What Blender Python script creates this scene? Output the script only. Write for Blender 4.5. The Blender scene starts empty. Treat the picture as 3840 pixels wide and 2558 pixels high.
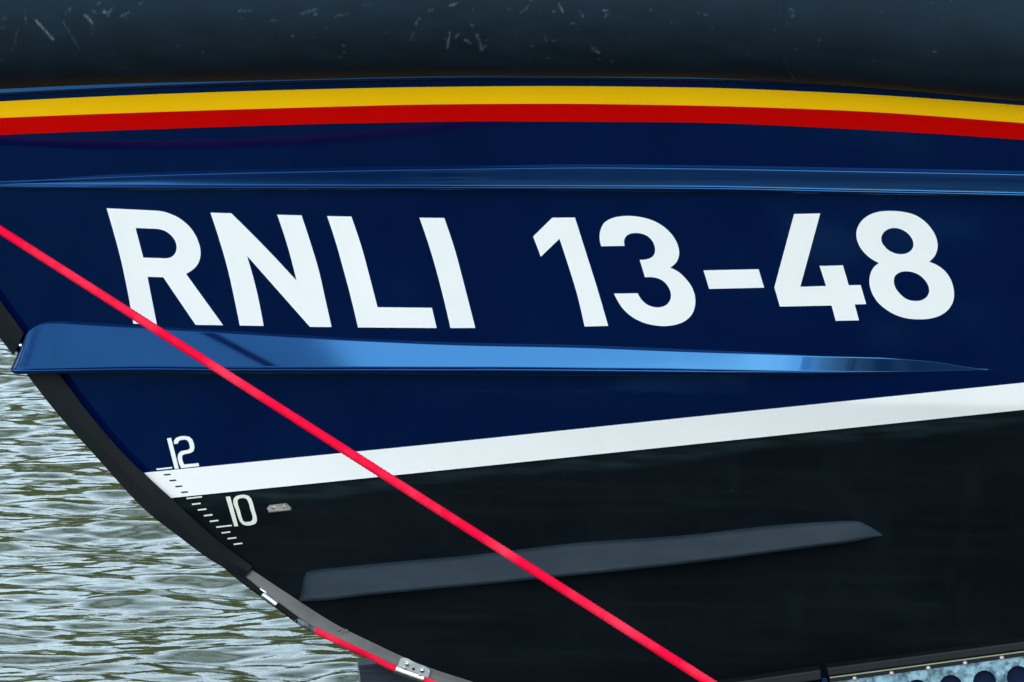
import bpy, bmesh, math, random
import numpy as np
from mathutils import Vector, Matrix
from mathutils.geometry import delaunay_2d_cdt

scn = bpy.context.scene
R = math.radians
random.seed(4)
rng = np.random.default_rng(7)

# ------------------------------------------------------------------ camera
DIST, DEP, WID = 16.0, R(6.5), 3.6
W, H = 3840.0, 2558.0
CAM = np.array([0.0, -DIST * math.cos(DEP), DIST * math.sin(DEP)])
cam_d = bpy.data.cameras.new('camera')
cam_d.sensor_width = 36.0
cam_d.lens = 36.0 * DIST / WID
cam_d.clip_start = 0.1
cam_d.clip_end = 3000.0
cam = bpy.data.objects.new('camera', cam_d)
scn.collection.objects.link(cam)
cam.location = CAM
cam.rotation_euler = (math.pi / 2 - DEP, 0, 0)
scn.camera = cam

# ------------------------------------------------------------------ sky, sun
SUN_EL, SUN_AZ = R(25), R(192)          # azimuth measured from +Y clockwise: behind and left of the viewer
wd = bpy.data.worlds.new('World')
scn.world = wd
wd.use_nodes = True
nt = wd.node_tree
nt.nodes.clear()
wo = nt.nodes.new('ShaderNodeOutputWorld')
bg = nt.nodes.new('ShaderNodeBackground')
bg.inputs['Strength'].default_value = 0.1
sky = nt.nodes.new('ShaderNodeTexSky')
sky.sky_type = 'NISHITA'
sky.sun_disc = False
sky.sun_elevation = SUN_EL
sky.sun_rotation = SUN_AZ
sky.altitude = 0
sky.air_density = 1.0
sky.dust_density = 1.5
tc = nt.nodes.new('ShaderNodeTexCoord')
mp = nt.nodes.new('ShaderNodeMapping')
mp.inputs['Scale'].default_value = (1.0, 1.0, 2.6)
nz = nt.nodes.new('ShaderNodeTexNoise')
nz.inputs['Scale'].default_value = 2.3
nz.inputs['Detail'].default_value = 7
nz.inputs['Roughness'].default_value = 0.6
rmp = nt.nodes.new('ShaderNodeValToRGB')
rmp.color_ramp.elements[0].position = 0.46
rmp.color_ramp.elements[0].color = (0.05, 0.05, 0.05, 1)
rmp.color_ramp.elements[1].position = 0.62
rmp.color_ramp.elements[1].color = (1, 1, 1, 1)
mix = nt.nodes.new('ShaderNodeMix')
mix.data_type = 'RGBA'
mix.inputs['B'].default_value = (7.8, 10.2, 12.2, 1)     # cloud
L = nt.links.new
L(tc.outputs['Generated'], mp.inputs['Vector'])
L(mp.outputs['Vector'], nz.inputs['Vector'])
L(nz.outputs['Fac'], rmp.inputs['Fac'])
# clouds opposite the sun are lit from the front and brighter
cb = nt.nodes.new('ShaderNodeMapRange')
cb.inputs['From Min'].default_value = -0.4
cb.inputs['From Max'].default_value = 0.9
cb.inputs['To Min'].default_value = 1.0
cb.inputs['To Max'].default_value = 1.85
cm = nt.nodes.new('ShaderNodeVectorMath'); cm.operation = 'SCALE'
cm.inputs[0].default_value = (7.8, 10.2, 12.2)
# a pale bank of cloud low over the horizon, broken cloud and blue above it
sep = nt.nodes.new('ShaderNodeSeparateXYZ')
hz = nt.nodes.new('ShaderNodeMapRange')
hz.inputs['From Min'].default_value = 0.06
hz.inputs['From Max'].default_value = 0.24
hz.inputs['To Min'].default_value = 1.0
hz.inputs['To Max'].default_value = 0.0
mxx = nt.nodes.new('ShaderNodeMath'); mxx.operation = 'MAXIMUM'
L(tc.outputs['Generated'], sep.inputs[0]); L(sep.outputs['Z'], hz.inputs['Value'])
h2 = nt.nodes.new('ShaderNodeMapRange')          # the haze right at the horizon is the brightest
h2.inputs['From Min'].default_value = 0.02
h2.inputs['From Max'].default_value = 0.17
h2.inputs['To Min'].default_value = 1.9
h2.inputs['To Max'].default_value = 1.0
hm = nt.nodes.new('ShaderNodeMath'); hm.operation = 'MULTIPLY'
L(sep.outputs['Z'], h2.inputs['Value']); L(h2.outputs['Result'], hm.inputs[0]); L(cb.outputs['Result'], hm.inputs[1])
L(sep.outputs['Y'], cb.inputs['Value']); L(hm.outputs[0], cm.inputs['Scale']); L(cm.outputs[0], mix.inputs['B'])
L(rmp.outputs['Color'], mxx.inputs[0]); L(hz.outputs['Result'], mxx.inputs[1])
L(mxx.outputs[0], mix.inputs['Factor'])
L(sky.outputs['Color'], mix.inputs['A'])
L(mix.outputs['Result'], bg.inputs['Color'])
L(bg.outputs['Background'], wo.inputs['Surface'])

sl = bpy.data.lights.new('sun', 'SUN')
sl.energy = 1.0
sl.angle = R(44)
sl.color = (1.0, 0.99, 0.97)
so = bpy.data.objects.new('sun', sl)
scn.collection.objects.link(so)
sd = Vector((math.sin(SUN_AZ) * math.cos(SUN_EL), math.cos(SUN_AZ) * math.cos(SUN_EL), math.sin(SUN_EL)))
so.rotation_euler = sd.to_track_quat('Z', 'Y').to_euler()

scn.view_settings.view_transform = 'Standard'
scn.view_settings.look = 'None'
scn.view_settings.gamma = 1.0
scn.view_settings.use_curve_mapping = False
scn.view_settings.exposure = 0.76

# ------------------------------------------------------------------ helpers
FWD = np.array([0, math.cos(DEP), -math.sin(DEP)])
UP = np.array([0, math.sin(DEP), math.cos(DEP)])
RT = np.array([1.0, 0, 0])

def rays(px, py):
    px = np.asarray(px, float); py = np.asarray(py, float)
    u = (px - W / 2) / W * WID / DIST
    v = -(py - H / 2) / W * WID / DIST
    return FWD + u[..., None] * RT + v[..., None] * UP

def at_depth(px, py, d):
    return CAM + rays(px, py) * np.asarray(d, float)[..., None]

def at_plane(px, py, y=0.0):
    r = rays(px, py)
    t = (y - CAM[1]) / r[..., 1]
    return CAM + r * t[..., None]

def pchip(xs, ys, x):
    xs = np.asarray(xs, float); ys = np.asarray(ys, float)
    h = np.diff(xs); d = np.diff(ys) / h
    m = np.zeros_like(ys)
    m[0], m[-1] = d[0], d[-1]
    for i in range(1, len(xs) - 1):
        if d[i - 1] * d[i] > 0:
            w1 = 2 * h[i] + h[i - 1]; w2 = h[i] + 2 * h[i - 1]
            m[i] = (w1 + w2) / (w1 / d[i - 1] + w2 / d[i])
    x = np.asarray(x, float)
    i = np.clip(np.searchsorted(xs, x) - 1, 0, len(xs) - 2)
    t = (x - xs[i]) / h[i]
    out = ((1 + 2 * t) * (1 - t) ** 2 * ys[i] + t * (1 - t) ** 2 * h[i] * m[i]
           + t * t * (3 - 2 * t) * ys[i + 1] + t * t * (t - 1) * h[i] * m[i + 1])
    lo = x < xs[0]; hi = x > xs[-1]
    out = np.where(lo, ys[0] + m[0] * (x - xs[0]), out)
    return np.where(hi, ys[-1] + m[-1] * (x - xs[-1]), out)

def trace(pts):
    a = np.array(pts, float)
    return lambda x: pchip(a[:, 0], a[:, 1], x)

# hull form: the stem line on the centre plane and the half breadth behind it
STEM = [(-1000, -80), (-700, 320), (-340, 800), (40, 1290), (130, 1405), (390, 1715), (582, 1918), (700, 2003),
        (850, 2095), (945, 2157), (1060, 2238), (1190, 2325), (1300, 2388), (1489, 2480), (1750, 2580),
        (2100, 2675), (2600, 2760), (3300, 2830), (4300, 2890), (8000, 2990)]
_sp = at_plane([p[0] for p in STEM], [p[1] for p in STEM])
_zt = np.linspace(_sp[-1, 2], _sp[0, 2], 3000)
_xt = pchip(_sp[::-1, 2], _sp[::-1, 0], _zt)
_k = np.exp(-np.linspace(-2.5, 2.5, 61) ** 2); _k /= _k.sum()
_xt = np.convolve(np.pad(_xt, 30, mode='reflect', reflect_type='odd'), _k, 'valid')
ZKEEL = _zt[0] + 0.001

def xs_of(z):
    return np.interp(z, _zt, _xt)

ZC = -0.12
def half_b(x, z):
    s = x - xs_of(z)
    Ln, tn = 4.0, 0.38
    b = np.where(s > 0, tn * Ln * (1 - np.exp(-np.maximum(s, 0) / Ln)), tn * s)
    dz = z - ZC
    k = np.where(dz > 0, 1 + 0.34 * dz, 1 / (1 - 0.62 * dz + 0.2 * dz * dz))
    return b * k

def unp(px, py, off=0.0):
    """pixel of the photograph -> point on the port side of the hull, `off` metres proud of it"""
    px, py = np.broadcast_arrays(np.asarray(px, float), np.asarray(py, float))
    r = rays(px, py)
    t = np.full(px.shape, DIST)
    def f(t):
        p = CAM + r * t[..., None]
        return p[..., 1] + half_b(p[..., 0], p[..., 2]) + off
    for _ in range(12):
        f0 = f(t); g = (f(t + 1e-3) - f0) / 1e-3
        t = t - np.clip(f0 / g, -0.6, 0.6)
    return CAM + r * t[..., None]

COL = scn.collection
def link_mesh(name, verts, faces, mat, parent=None, smooth=True, label=None):
    me = bpy.data.meshes.new(name)
    me.from_pydata([tuple(map(float, v)) for v in verts], [], faces)
    me.validate()
    if smooth:
        me.polygons.foreach_set('use_smooth', [True] * len(me.polygons))
    me.materials.append(mat)
    o = bpy.data.objects.new(name, me)
    COL.objects.link(o)
    if parent: o.parent = parent
    if label: o['label'] = label
    return o

def fix_normals(o):
    bm = bmesh.new(); bm.from_mesh(o.data)
    bmesh.ops.recalc_face_normals(bm, faces=bm.faces)
    bm.to_mesh(o.data); bm.free()
    return o

def grid_faces(n, m, base=0, closed=False):
    f = []
    mm = m if closed else m - 1
    for i in range(n - 1):
        for j in range(mm):
            k = (j + 1) % m
            f.append((base + i * m + j, base + i * m + k, base + (i + 1) * m + k, base + (i + 1) * m + j))
    return f

def empty(name, loc, label, cat, group=None):
    o = bpy.data.objects.new(name, None)
    o.empty_display_size = 0.2
    COL.objects.link(o)
    o['label'] = label; o['category'] = cat
    if group: o['group'] = group
    return o

# ------------------------------------------------------------------ materials
def mat(name, col, rough=0.5, spec=0.5, metal=0.0, coat=0.0, coat_rough=0.03):
    m = bpy.data.materials.new(name); m.use_nodes = True
    b = m.node_tree.nodes['Principled BSDF']
    b.inputs['Base Color'].default_value = (*col, 1)
    b.inputs['Roughness'].default_value = rough
    b.inputs['Specular IOR Level'].default_value = spec
    b.inputs['Metallic'].default_value = metal
    b.inputs['Coat Weight'].default_value = coat
    b.inputs['Coat Roughness'].default_value = coat_rough
    return m

def noise_col(m, c1, c2, scale, lo=0.35, hi=0.65, detail=5, stretch=(1, 1, 1), rough=None, bump=0.0, bscale=None, bdist=0.002):
    t = m.node_tree; b = t.nodes['Principled BSDF']; n = t.nodes.new
    tc = n('ShaderNodeTexCoord'); mp = n('ShaderNodeMapping'); mp.inputs['Scale'].default_value = stretch
    nz = n('ShaderNodeTexNoise'); nz.inputs['Scale'].default_value = scale; nz.inputs['Detail'].default_value = detail
    nz.inputs['Roughness'].default_value = 0.6
    cr = n('ShaderNodeValToRGB')
    cr.color_ramp.elements[0].position = lo; cr.color_ramp.elements[0].color = (*c1, 1)
    cr.color_ramp.elements[1].position = hi; cr.color_ramp.elements[1].color = (*c2, 1)
    l = t.links.new
    l(tc.outputs['Object'], mp.inputs['Vector']); l(mp.outputs['Vector'], nz.inputs['Vector'])
    l(nz.outputs['Fac'], cr.inputs['Fac']); l(cr.outputs['Color'], b.inputs['Base Color'])
    if rough:
        mr = n('ShaderNodeMapRange'); mr.inputs['To Min'].default_value = rough[0]; mr.inputs['To Max'].default_value = rough[1]
        l(nz.outputs['Fac'], mr.inputs['Value']); l(mr.outputs['Result'], b.inputs['Roughness'])
    if bump:
        n2 = n('ShaderNodeTexNoise'); n2.inputs['Scale'].default_value = bscale; n2.inputs['Detail'].default_value = 3
        l(mp.outputs['Vector'], n2.inputs['Vector'])
        bp = n('ShaderNodeBump'); bp.inputs['Strength'].default_value = bump; bp.inputs['Distance'].default_value = bdist
        l(n2.outputs['Fac'], bp.inputs['Height']); l(bp.outputs['Normal'], b.inputs['Normal'])
    return cr

M = {}
M['blue'] = mat('navy_gloss_paint', (0.0006, 0.009, 0.075), 0.08, 0.35)
noise_col(M['blue'], (0.0001, 0.0028, 0.036), (0.0002, 0.0042, 0.044), 0.9, rough=(0.05, 0.10), bump=0.075, bscale=2.6, bdist=0.004)
_b = M['blue'].node_tree.nodes['Principled BSDF']
_b.inputs['IOR'].default_value = 2.0
_b.inputs['Specular IOR Level'].default_value = 0.5
_b.inputs['Specular Tint'].default_value = (0.12, 0.46, 1.0, 1)
M['black'] = mat('bottom_paint', (0.012, 0.017, 0.02), 0.5, 0.08)
noise_col(M['black'], (0.0017, 0.0036, 0.0056), (0.0038, 0.0070, 0.0102), 2.2, 0.3, 0.75, stretch=(1, 1, 2.2), rough=(0.45, 0.6), bump=0.12, bscale=30, bdist=0.001)
def black_wear():
    t = M['black'].node_tree; b = t.nodes['Principled BSDF']; n = t.nodes.new; l = t.links.new
    src = b.inputs['Base Color'].links[0].from_socket
    at = n('ShaderNodeAttribute'); at.attribute_name = 'wear'
    tc = n('ShaderNodeTexCoord')
    def nzr(scale, stretch, lo, hi, detail=4):
        mp = n('ShaderNodeMapping'); mp.inputs['Scale'].default_value = stretch; mp.inputs['Rotation'].default_value = (0, R(-5.9), 0)
        z = n('ShaderNodeTexNoise'); z.inputs['Scale'].default_value = scale; z.inputs['Detail'].default_value = detail
        m_ = n('ShaderNodeMapRange'); m_.inputs['From Min'].default_value = lo; m_.inputs['From Max'].default_value = hi
        l(tc.outputs['Object'], mp.inputs[0]); l(mp.outputs[0], z.inputs['Vector']); l(z.outputs['Fac'], m_.inputs['Value'])
        return m_.outputs['Result']
    def mth(op, a, c):
        x = n('ShaderNodeMath'); x.operation = op
        for i, q in enumerate((a, c)):
            if isinstance(q, float): x.inputs[i].default_value = q
            else: l(q, x.inputs[i])
        return x.outputs[0]
    strip = mth('MULTIPLY', at.outputs['Fac'], nzr(6, (1, 1, 7), 0.3, 0.75))
    strk = mth('MULTIPLY', nzr(3.0, (0.5, 1, 9), 0.5, 0.8, 6), 0.22)
    spots = mth('MULTIPLY', nzr(42, (1, 1, 1.6), 0.68, 0.8, 2), 0.55)
    vert = mth('MULTIPLY', nzr(7, (1.6, 1, 0.25), 0.55, 0.8, 5), 0.2)
    f = mth('MAXIMUM', mth('MAXIMUM', strip, strk), mth('MAXIMUM', spots, vert))
    mx = n('ShaderNodeMix'); mx.data_type = 'RGBA'; mx.inputs['B'].default_value = (0.010, 0.022, 0.028, 1)
    l(f, mx.inputs['Factor']); l(src, mx.inputs['A']); l(mx.outputs['Result'], b.inputs['Base Color'])
black_wear()
M['band'] = mat('worn_paint', (0.025, 0.04, 0.045), 0.6, 0.3)
noise_col(M['band'], (0.003, 0.0075, 0.0105), (0.008, 0.0165, 0.021), 4, 0.35, 0.7, stretch=(1, 1, 6))
M['strake'] = mat('strake_paint', (0.04, 0.055, 0.068), 0.55, 0.12)
noise_col(M['strake'], (0.009, 0.019, 0.029), (0.019, 0.032, 0.044), 6, 0.3, 0.7, stretch=(0.6, 1, 3), rough=(0.5, 0.65))
M['white'] = mat('white_vinyl', (0.80, 0.83, 0.84), 0.25, 0.4)
noise_col(M['white'], (0.78, 0.82, 0.83), (0.82, 0.85, 0.86), 3)
M['cream'] = mat('cream_paint', (0.62, 0.63, 0.52), 0.45, 0.3)
noise_col(M['cream'], (0.60, 0.64, 0.56), (0.72, 0.75, 0.69), 40)
M['navymark'] = mat('navy_mark', (0.002, 0.006, 0.02), 0.4, 0.3)
M['yellow'] = mat('yellow_vinyl', (0.80, 0.46, 0.002), 0.2, 0.15)
noise_col(M['yellow'], (0.78, 0.445, 0.002), (0.82, 0.475, 0.003), 2)
M['red'] = mat('red_vinyl', (0.55, 0.001, 0.001), 0.2, 0.12)
noise_col(M['red'], (0.44, 0.0005, 0.0005), (0.47, 0.0008, 0.0005), 2)
M['rubber'] = mat('guard_rubber', (0.02, 0.024, 0.026), 0.55, 0.25)
noise_col(M['rubber'], (0.0015, 0.0040, 0.0058), (0.0035, 0.0070, 0.0092), 14, rough=(0.5, 0.65), bump=0.2, bscale=120, bdist=0.001)
M['keel'] = mat('keel_grey', (0.2, 0.2, 0.2), 0.5, 0.4)
noise_col(M['keel'], (0.105, 0.115, 0.12), (0.14, 0.145, 0.145), 12)
M['steel'] = mat('stainless', (0.66, 0.70, 0.73), 0.22, 0.5, 1.0)
noise_col(M['steel'], (0.6, 0.64, 0.67), (0.72, 0.76, 0.79), 60, rough=(0.15, 0.3))
M['satin'] = mat('satin_steel', (0.62, 0.68, 0.72), 0.42, 0.5, 0.35)
noise_col(M['satin'], (0.5, 0.56, 0.6), (0.7, 0.75, 0.78), 30)
M['dull'] = mat('dull_alloy', (0.5, 0.48, 0.45), 0.45, 0.5, 0.6)
noise_col(M['dull'], (0.38, 0.35, 0.31), (0.62, 0.61, 0.6), 50)
M['hole'] = mat('recess_dark', (0.03, 0.008, 0.01), 0.6)
M['galv'] = mat('galvanised', (0.5, 0.6, 0.66), 0.4, 0.5, 0.3)
M['cradleblue'] = mat('cradle_blue_paint', (0.0008, 0.009, 0.045), 0.5, 0.12)
M['wood'] = mat('weathered_timber', (0.02, 0.028, 0.035), 0.7, 0.3)
noise_col(M['wood'], (0.006, 0.014, 0.026), (0.018, 0.034, 0.055), 9, stretch=(0.6, 6, 12), bump=0.3, bscale=20)
M['woodend'] = mat('sawn_end', (0.20, 0.175, 0.16), 0.7, 0.3)
M['deck'] = mat('deck_grey', (0.12, 0.13, 0.14), 0.7, 0.3)

def galv_nodes():
    m = M['galv']; t = m.node_tree; b = t.nodes['Principled BSDF']; n = t.nodes.new; l = t.links.new
    tc = n('ShaderNodeTexCoord'); vo = n('ShaderNodeTexVoronoi'); vo.inputs['Scale'].default_value = 55
    nz = n('ShaderNodeTexNoise'); nz.inputs['Scale'].default_value = 38; nz.inputs['Detail'].default_value = 4
    ad = n('ShaderNodeVectorMath'); ad.operation = 'MULTIPLY_ADD'; ad.inputs[1].default_value = (0.05,) * 3
    cr = n('ShaderNodeValToRGB')
    cr.color_ramp.elements[0].position = 0.36; cr.color_ramp.elements[0].color = (0.04, 0.09, 0.12, 1)
    cr.color_ramp.elements[1].position = 0.62; cr.color_ramp.elements[1].color = (0.23, 0.41, 0.51, 1)
    sp = n('ShaderNodeSeparateColor'); mx = n('ShaderNodeMath'); mx.operation = 'MULTIPLY_ADD'; mx.inputs[1].default_value = 0.14
    l(tc.outputs['Object'], nz.inputs['Vector']); l(nz.outputs['Color'], ad.inputs[0]); l(tc.outputs['Object'], ad.inputs[2])
    l(ad.outputs[0], vo.inputs['Vector']); l(vo.outputs['Color'], sp.inputs[0])
    hf = n('ShaderNodeMath'); hf.operation = 'MULTIPLY'; hf.inputs[1].default_value = 0.86
    l(nz.outputs['Fac'], hf.inputs[0]); l(sp.outputs[0], mx.inputs[0]); l(hf.outputs[0], mx.inputs[2])
    l(mx.outputs[0], cr.inputs['Fac']); l(cr.outputs['Color'], b.inputs['Base Color'])
galv_nodes()

def rope_mat(name, c1, c2, ku, kv, rough=0.7, sheen=0.0, fuzz=0.05):
    m = mat(name, c1, rough, 0.06); t = m.node_tree; b = t.nodes['Principled BSDF']; n = t.nodes.new; l = t.links.new
    b.inputs['Sheen Weight'].default_value = sheen
    uv = n('ShaderNodeUVMap'); uv.uv_map = 'UVMap'
    mp = n('ShaderNodeMapping'); mp.inputs['Scale'].default_value = (ku, kv, 1); mp.inputs['Rotation'].default_value = (0, 0, R(0))
    wv = n('ShaderNodeTexWave'); wv.wave_type = 'BANDS'; wv.bands_direction = 'DIAGONAL'; wv.inputs['Scale'].default_value = 1.0
    wv.inputs['Distortion'].default_value = 0.6
    cr = n('ShaderNodeValToRGB')
    cr.color_ramp.elements[0].color = (*c2, 1); cr.color_ramp.elements[1].color = (*c1, 1)
    cr.color_ramp.elements[0].position = 0.0; cr.color_ramp.elements[1].position = 0.45
    tcn = n('ShaderNodeTexCoord'); nz = n('ShaderNodeTexNoise'); nz.inputs['Scale'].default_value = 5; nz.inputs['Detail'].default_value = 4
    wr = n('ShaderNodeMapRange'); wr.inputs['From Min'].default_value = 0.44; wr.inputs['From Max'].default_value = 0.72
    mx = n('ShaderNodeMix'); mx.data_type = 'RGBA'; mx.inputs['B'].default_value = (min(1, c1[0] * 1.1), c1[1] + fuzz * 0.8, c1[2] + fuzz, 1)
    bp = n('ShaderNodeBump'); bp.inputs['Strength'].default_value = 0.5; bp.inputs['Distance'].default_value = 0.002
    l(uv.outputs[0], mp.inputs[0]); l(mp.outputs[0], wv.inputs[0]); l(wv.outputs['Fac'], cr.inputs[0])
    l(tcn.outputs['Object'], nz.inputs['Vector']); l(nz.outputs['Fac'], wr.inputs['Value'])
    l(wr.outputs['Result'], mx.inputs['Factor']); l(cr.outputs['Color'], mx.inputs['A']); l(mx.outputs['Result'], b.inputs['Base Color'])
    l(wv.outputs['Fac'], bp.inputs['Height']); l(bp.outputs[0], b.inputs['Normal'])
    return m
M['rope'] = rope_mat('red_braided_rope', (0.85, 0.002, 0.04), (0.6, 0.001, 0.03), 260, 14)
M['blackrope'] = rope_mat('black_sleeve', (0.013, 0.014, 0.016), (0.003, 0.003, 0.004), 240, 5, fuzz=0.004)
M['tape'] = mat('worn_tape', (0.05, 0.06, 0.07), 0.6)
noise_col(M['tape'], (0.012, 0.015, 0.02), (0.14, 0.17, 0.2), 45)

def tube_mat():
    m = mat('fender_rubber', (0.02, 0.023, 0.025), 0.5, 0.3); t = m.node_tree; b = t.nodes['Principled BSDF']; n = t.nodes.new; l = t.links.new
    b.inputs['Specular Tint'].default_value = (0.45, 0.75, 1.0, 1)
    at = n('ShaderNodeAttribute'); at.attribute_name = 'scuff'
    tcn = n('ShaderNodeTexCoord'); nz = n('ShaderNodeTexNoise'); nz.inputs['Scale'].default_value = 5; nz.inputs['Detail'].default_value = 6
    mp = n('ShaderNodeMapping'); mp.inputs['Scale'].default_value = (1, 3, 3)
    cr = n('ShaderNodeValToRGB'); cr.color_ramp.elements[0].color = (0.002, 0.0048, 0.0085, 1); cr.color_ramp.elements[1].color = (0.0045, 0.010, 0.0175, 1)
    cr.color_ramp.elements[0].position = 0.3; cr.color_ramp.elements[1].position = 0.7
    n2 = n('ShaderNodeTexNoise'); n2.inputs['Scale'].default_value = 90; n2.inputs['Detail'].default_value = 3
    m2 = n('ShaderNodeMapRange'); m2.inputs['From Min'].default_value = 0.35; m2.inputs['From Max'].default_value = 0.6
    mul = n('ShaderNodeMath'); mul.operation = 'MULTIPLY'
    mx = n('ShaderNodeMix'); mx.data_type = 'RGBA'; mx.inputs['B'].default_value = (0.17, 0.225, 0.255, 1)
    bp = n('ShaderNodeBump'); bp.inputs['Strength'].default_value = 0.25; bp.inputs['Distance'].default_value = 0.001
    l(tcn.outputs['Object'], mp.inputs[0]); l(mp.outputs[0], nz.inputs['Vector']); l(nz.outputs['Fac'], cr.inputs[0])
    l(tcn.outputs['Object'], n2.inputs['Vector']); l(n2.outputs['Fac'], m2.inputs['Value'])
    l(at.outputs['Fac'], mul.inputs[0]); l(m2.outputs['Result'], mul.inputs[1]); l(mul.outputs[0], mx.inputs['Factor'])
    l(cr.outputs['Color'], mx.inputs['A']); l(mx.outputs['Result'], b.inputs['Base Color'])
    l(n2.outputs['Fac'], bp.inputs['Height']); l(bp.outputs[0], b.inputs['Normal'])
    mr = n('ShaderNodeMapRange'); mr.inputs['To Min'].default_value = 0.68; mr.inputs['To Max'].default_value = 0.8
    l(nz.outputs['Fac'], mr.inputs['Value']); l(mr.outputs['Result'], b.inputs['Roughness'])
    return m
M['tube'] = tube_mat()

def water_mat():
    m = mat('harbour_water', (0.046, 0.058, 0.020), 0.03, 0.5); t = m.node_tree; b = t.nodes['Principled BSDF']; n = t.nodes.new; l = t.links.new
    b.inputs['IOR'].default_value = 1.33
    tcn = n('ShaderNodeTexCoord'); mp = n('ShaderNodeMapping'); mp.inputs['Scale'].default_value = (0.55, 1, 1)
    nz = n('ShaderNodeTexNoise'); nz.inputs['Scale'].default_value = 34; nz.inputs['Detail'].default_value = 3
    bp = n('ShaderNodeBump'); bp.inputs['Strength'].default_value = 0.11; bp.inputs['Distance'].default_value = 0.012
    l(tcn.outputs['Object'], mp.inputs[0]); l(mp.outputs[0], nz.inputs['Vector']); l(nz.outputs['Fac'], bp.inputs['Height'])
    l(bp.outputs[0], b.inputs['Normal'])
    return m
M['water'] = water_mat()

# ------------------------------------------------------------------ water
WZ = -1.75
def axis(lo, d0, d1, hi, cell):
    core = np.arange(d0, d1 + cell / 2, cell)
    def out(start, end):
        v, x, c = [], start, cell
        while abs(x - start) < abs(end - start):
            c *= 1.18; x += math.copysign(c, end - start); v.append(x)
        return v
    return np.array(out(d0, lo)[::-1] + list(core) + out(d1, hi))
def water():
    ax = np.unique(np.round(np.concatenate([axis(-900, -4.4, 0.2, 4.2, 0.011)[:-1], np.arange(0.2, 4.2, 0.05), axis(-900, 4.2, 4.25, 900, 0.05)[-60:]]), 4))
    ay = np.unique(np.round(np.concatenate([axis(-400, -14.0, -13.9, 1.8, 0.06)[:60], np.arange(-13.9, 1.8, 0.06), axis(1.7, 1.8, 21.0, 1800, 0.014)]), 4))
    X, Y = np.meshgrid(ax, ay, indexing='ij')
    Z = np.zeros_like(X)
    g = np.random.default_rng(21)
    for i in range(130):
        lam = 0.085 * (2.0 / 0.085) ** g.random()
        k = 2 * math.pi / lam
        th = math.pi / 2 + g.normal(0, 0.45)
        a = 0.0021 * lam * (1.35 if 0.15 < lam < 0.6 else (0.62 if lam < 0.15 else 0.8))
        ph = g.random() * 6.283
        w = k * (math.cos(th) * X + math.sin(th) * Y) + ph
        # bend the crests a little so that no wave runs on as a straight line
        w += 1.1 * np.sin(0.9 * X * g.random() * 3 + g.random() * 6 + Y * g.random() * 2)
        Z += a * (np.sin(w) + 0.22 * np.cos(2 * w))
    fade = np.clip(1.3 - np.maximum(0, np.maximum(np.abs(X) - 4.4, np.maximum(Y - 21, -14 - Y))) / 6, 0, 1)
    Z = Z * np.minimum(fade, 1) * np.clip(0.55 + (Y + 1) * 0.3, 0.55, 1) + WZ
    v = np.stack([X, Y, Z], -1).reshape(-1, 3)
    n, m = X.shape
    idx = np.arange(n * m).reshape(n, m)
    q = np.stack([idx[:-1, :-1], idx[1:, :-1], idx[1:, 1:], idx[:-1, 1:]], -1).reshape(-1, 4)
    me = bpy.data.meshes.new('water')
    me.vertices.add(len(v)); me.vertices.foreach_set('co', v.ravel())
    me.loops.add(q.size); me.loops.foreach_set('vertex_index', q.ravel().astype(np.int32))
    me.polygons.add(len(q)); me.polygons.foreach_set('loop_start', np.arange(0, q.size, 4, dtype=np.int32))
    me.polygons.foreach_set('use_smooth', np.ones(len(q), bool))
    me.update(); me.validate()
    me.materials.append(M['water'])
    o = bpy.data.objects.new('water', me); COL.objects.link(o)
    o['kind'] = 'structure'; o['label'] = 'rippled green harbour water reflecting the pale sky'
water()

# ------------------------------------------------------------------ far wooded bank (mirrored in the water)
def bank():
    m = mat('bank_foliage', (0.03, 0.045, 0.02), 0.9, 0.1)
    noise_col(m, (0.03, 0.036, 0.012), (0.085, 0.09, 0.035), 0.12)
    g = np.random.default_rng(5)
    x = np.linspace(-500, 500, 400)
    h = np.zeros_like(x)
    for i in range(40):
        L_ = 8 * (300 / 8) ** g.random(); h += 0.13 * L_ ** 0.62 * np.sin(x * 6.283 / L_ + g.random() * 6.28)
    top = 49 + h
    rows = [(150, 0, -2.5), (152, 0.35, 0), (158, 0.7, 0), (168, 0.92, 0), (185, 1.0, 0), (240, 1.02, 0)]
    V = []
    for yy, f_, o_ in rows:
        V.append(np.stack([x, yy + 3 * np.sin(x / 7 + yy), f_ * top + (g.normal(0, 0.8, len(x)) if f_ else 0) + o_], -1))
    V = np.array(V)
    o = link_mesh('wooded_bank', V.reshape(-1, 3), grid_faces(len(rows), len(x)), m)
    o['kind'] = 'structure'; o['label'] = 'far wooded bank across the water'
bank()

# ------------------------------------------------------------------ the boat
boat = empty('lifeboat', (0, 0, 0), 'navy and black lifeboat bow with white lettering, yellow and red sheer stripes', 'lifeboat')

BT = trace([(540, 1773), (1200, 1707), (1500, 1677.5), (2540, 1569.5), (3829, 1436), (6500, 1160)])
BB = trace([(636, 1868), (1425, 1788), (2540, 1672.5), (3829, 1538), (6500, 1262)])
_bl = unp(np.array([600, 1400, 2400, 3400, 4600.]), (BT(np.array([600, 1400, 2400, 3400, 4600.])) + BB(np.array([600, 1400, 2400, 3400, 4600.]))) / 2)
_bp = np.polyfit(_bl[:, 0], _bl[:, 2], 2)
ZTOP = at_plane(1900, 215, -0.8)[2]

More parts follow.
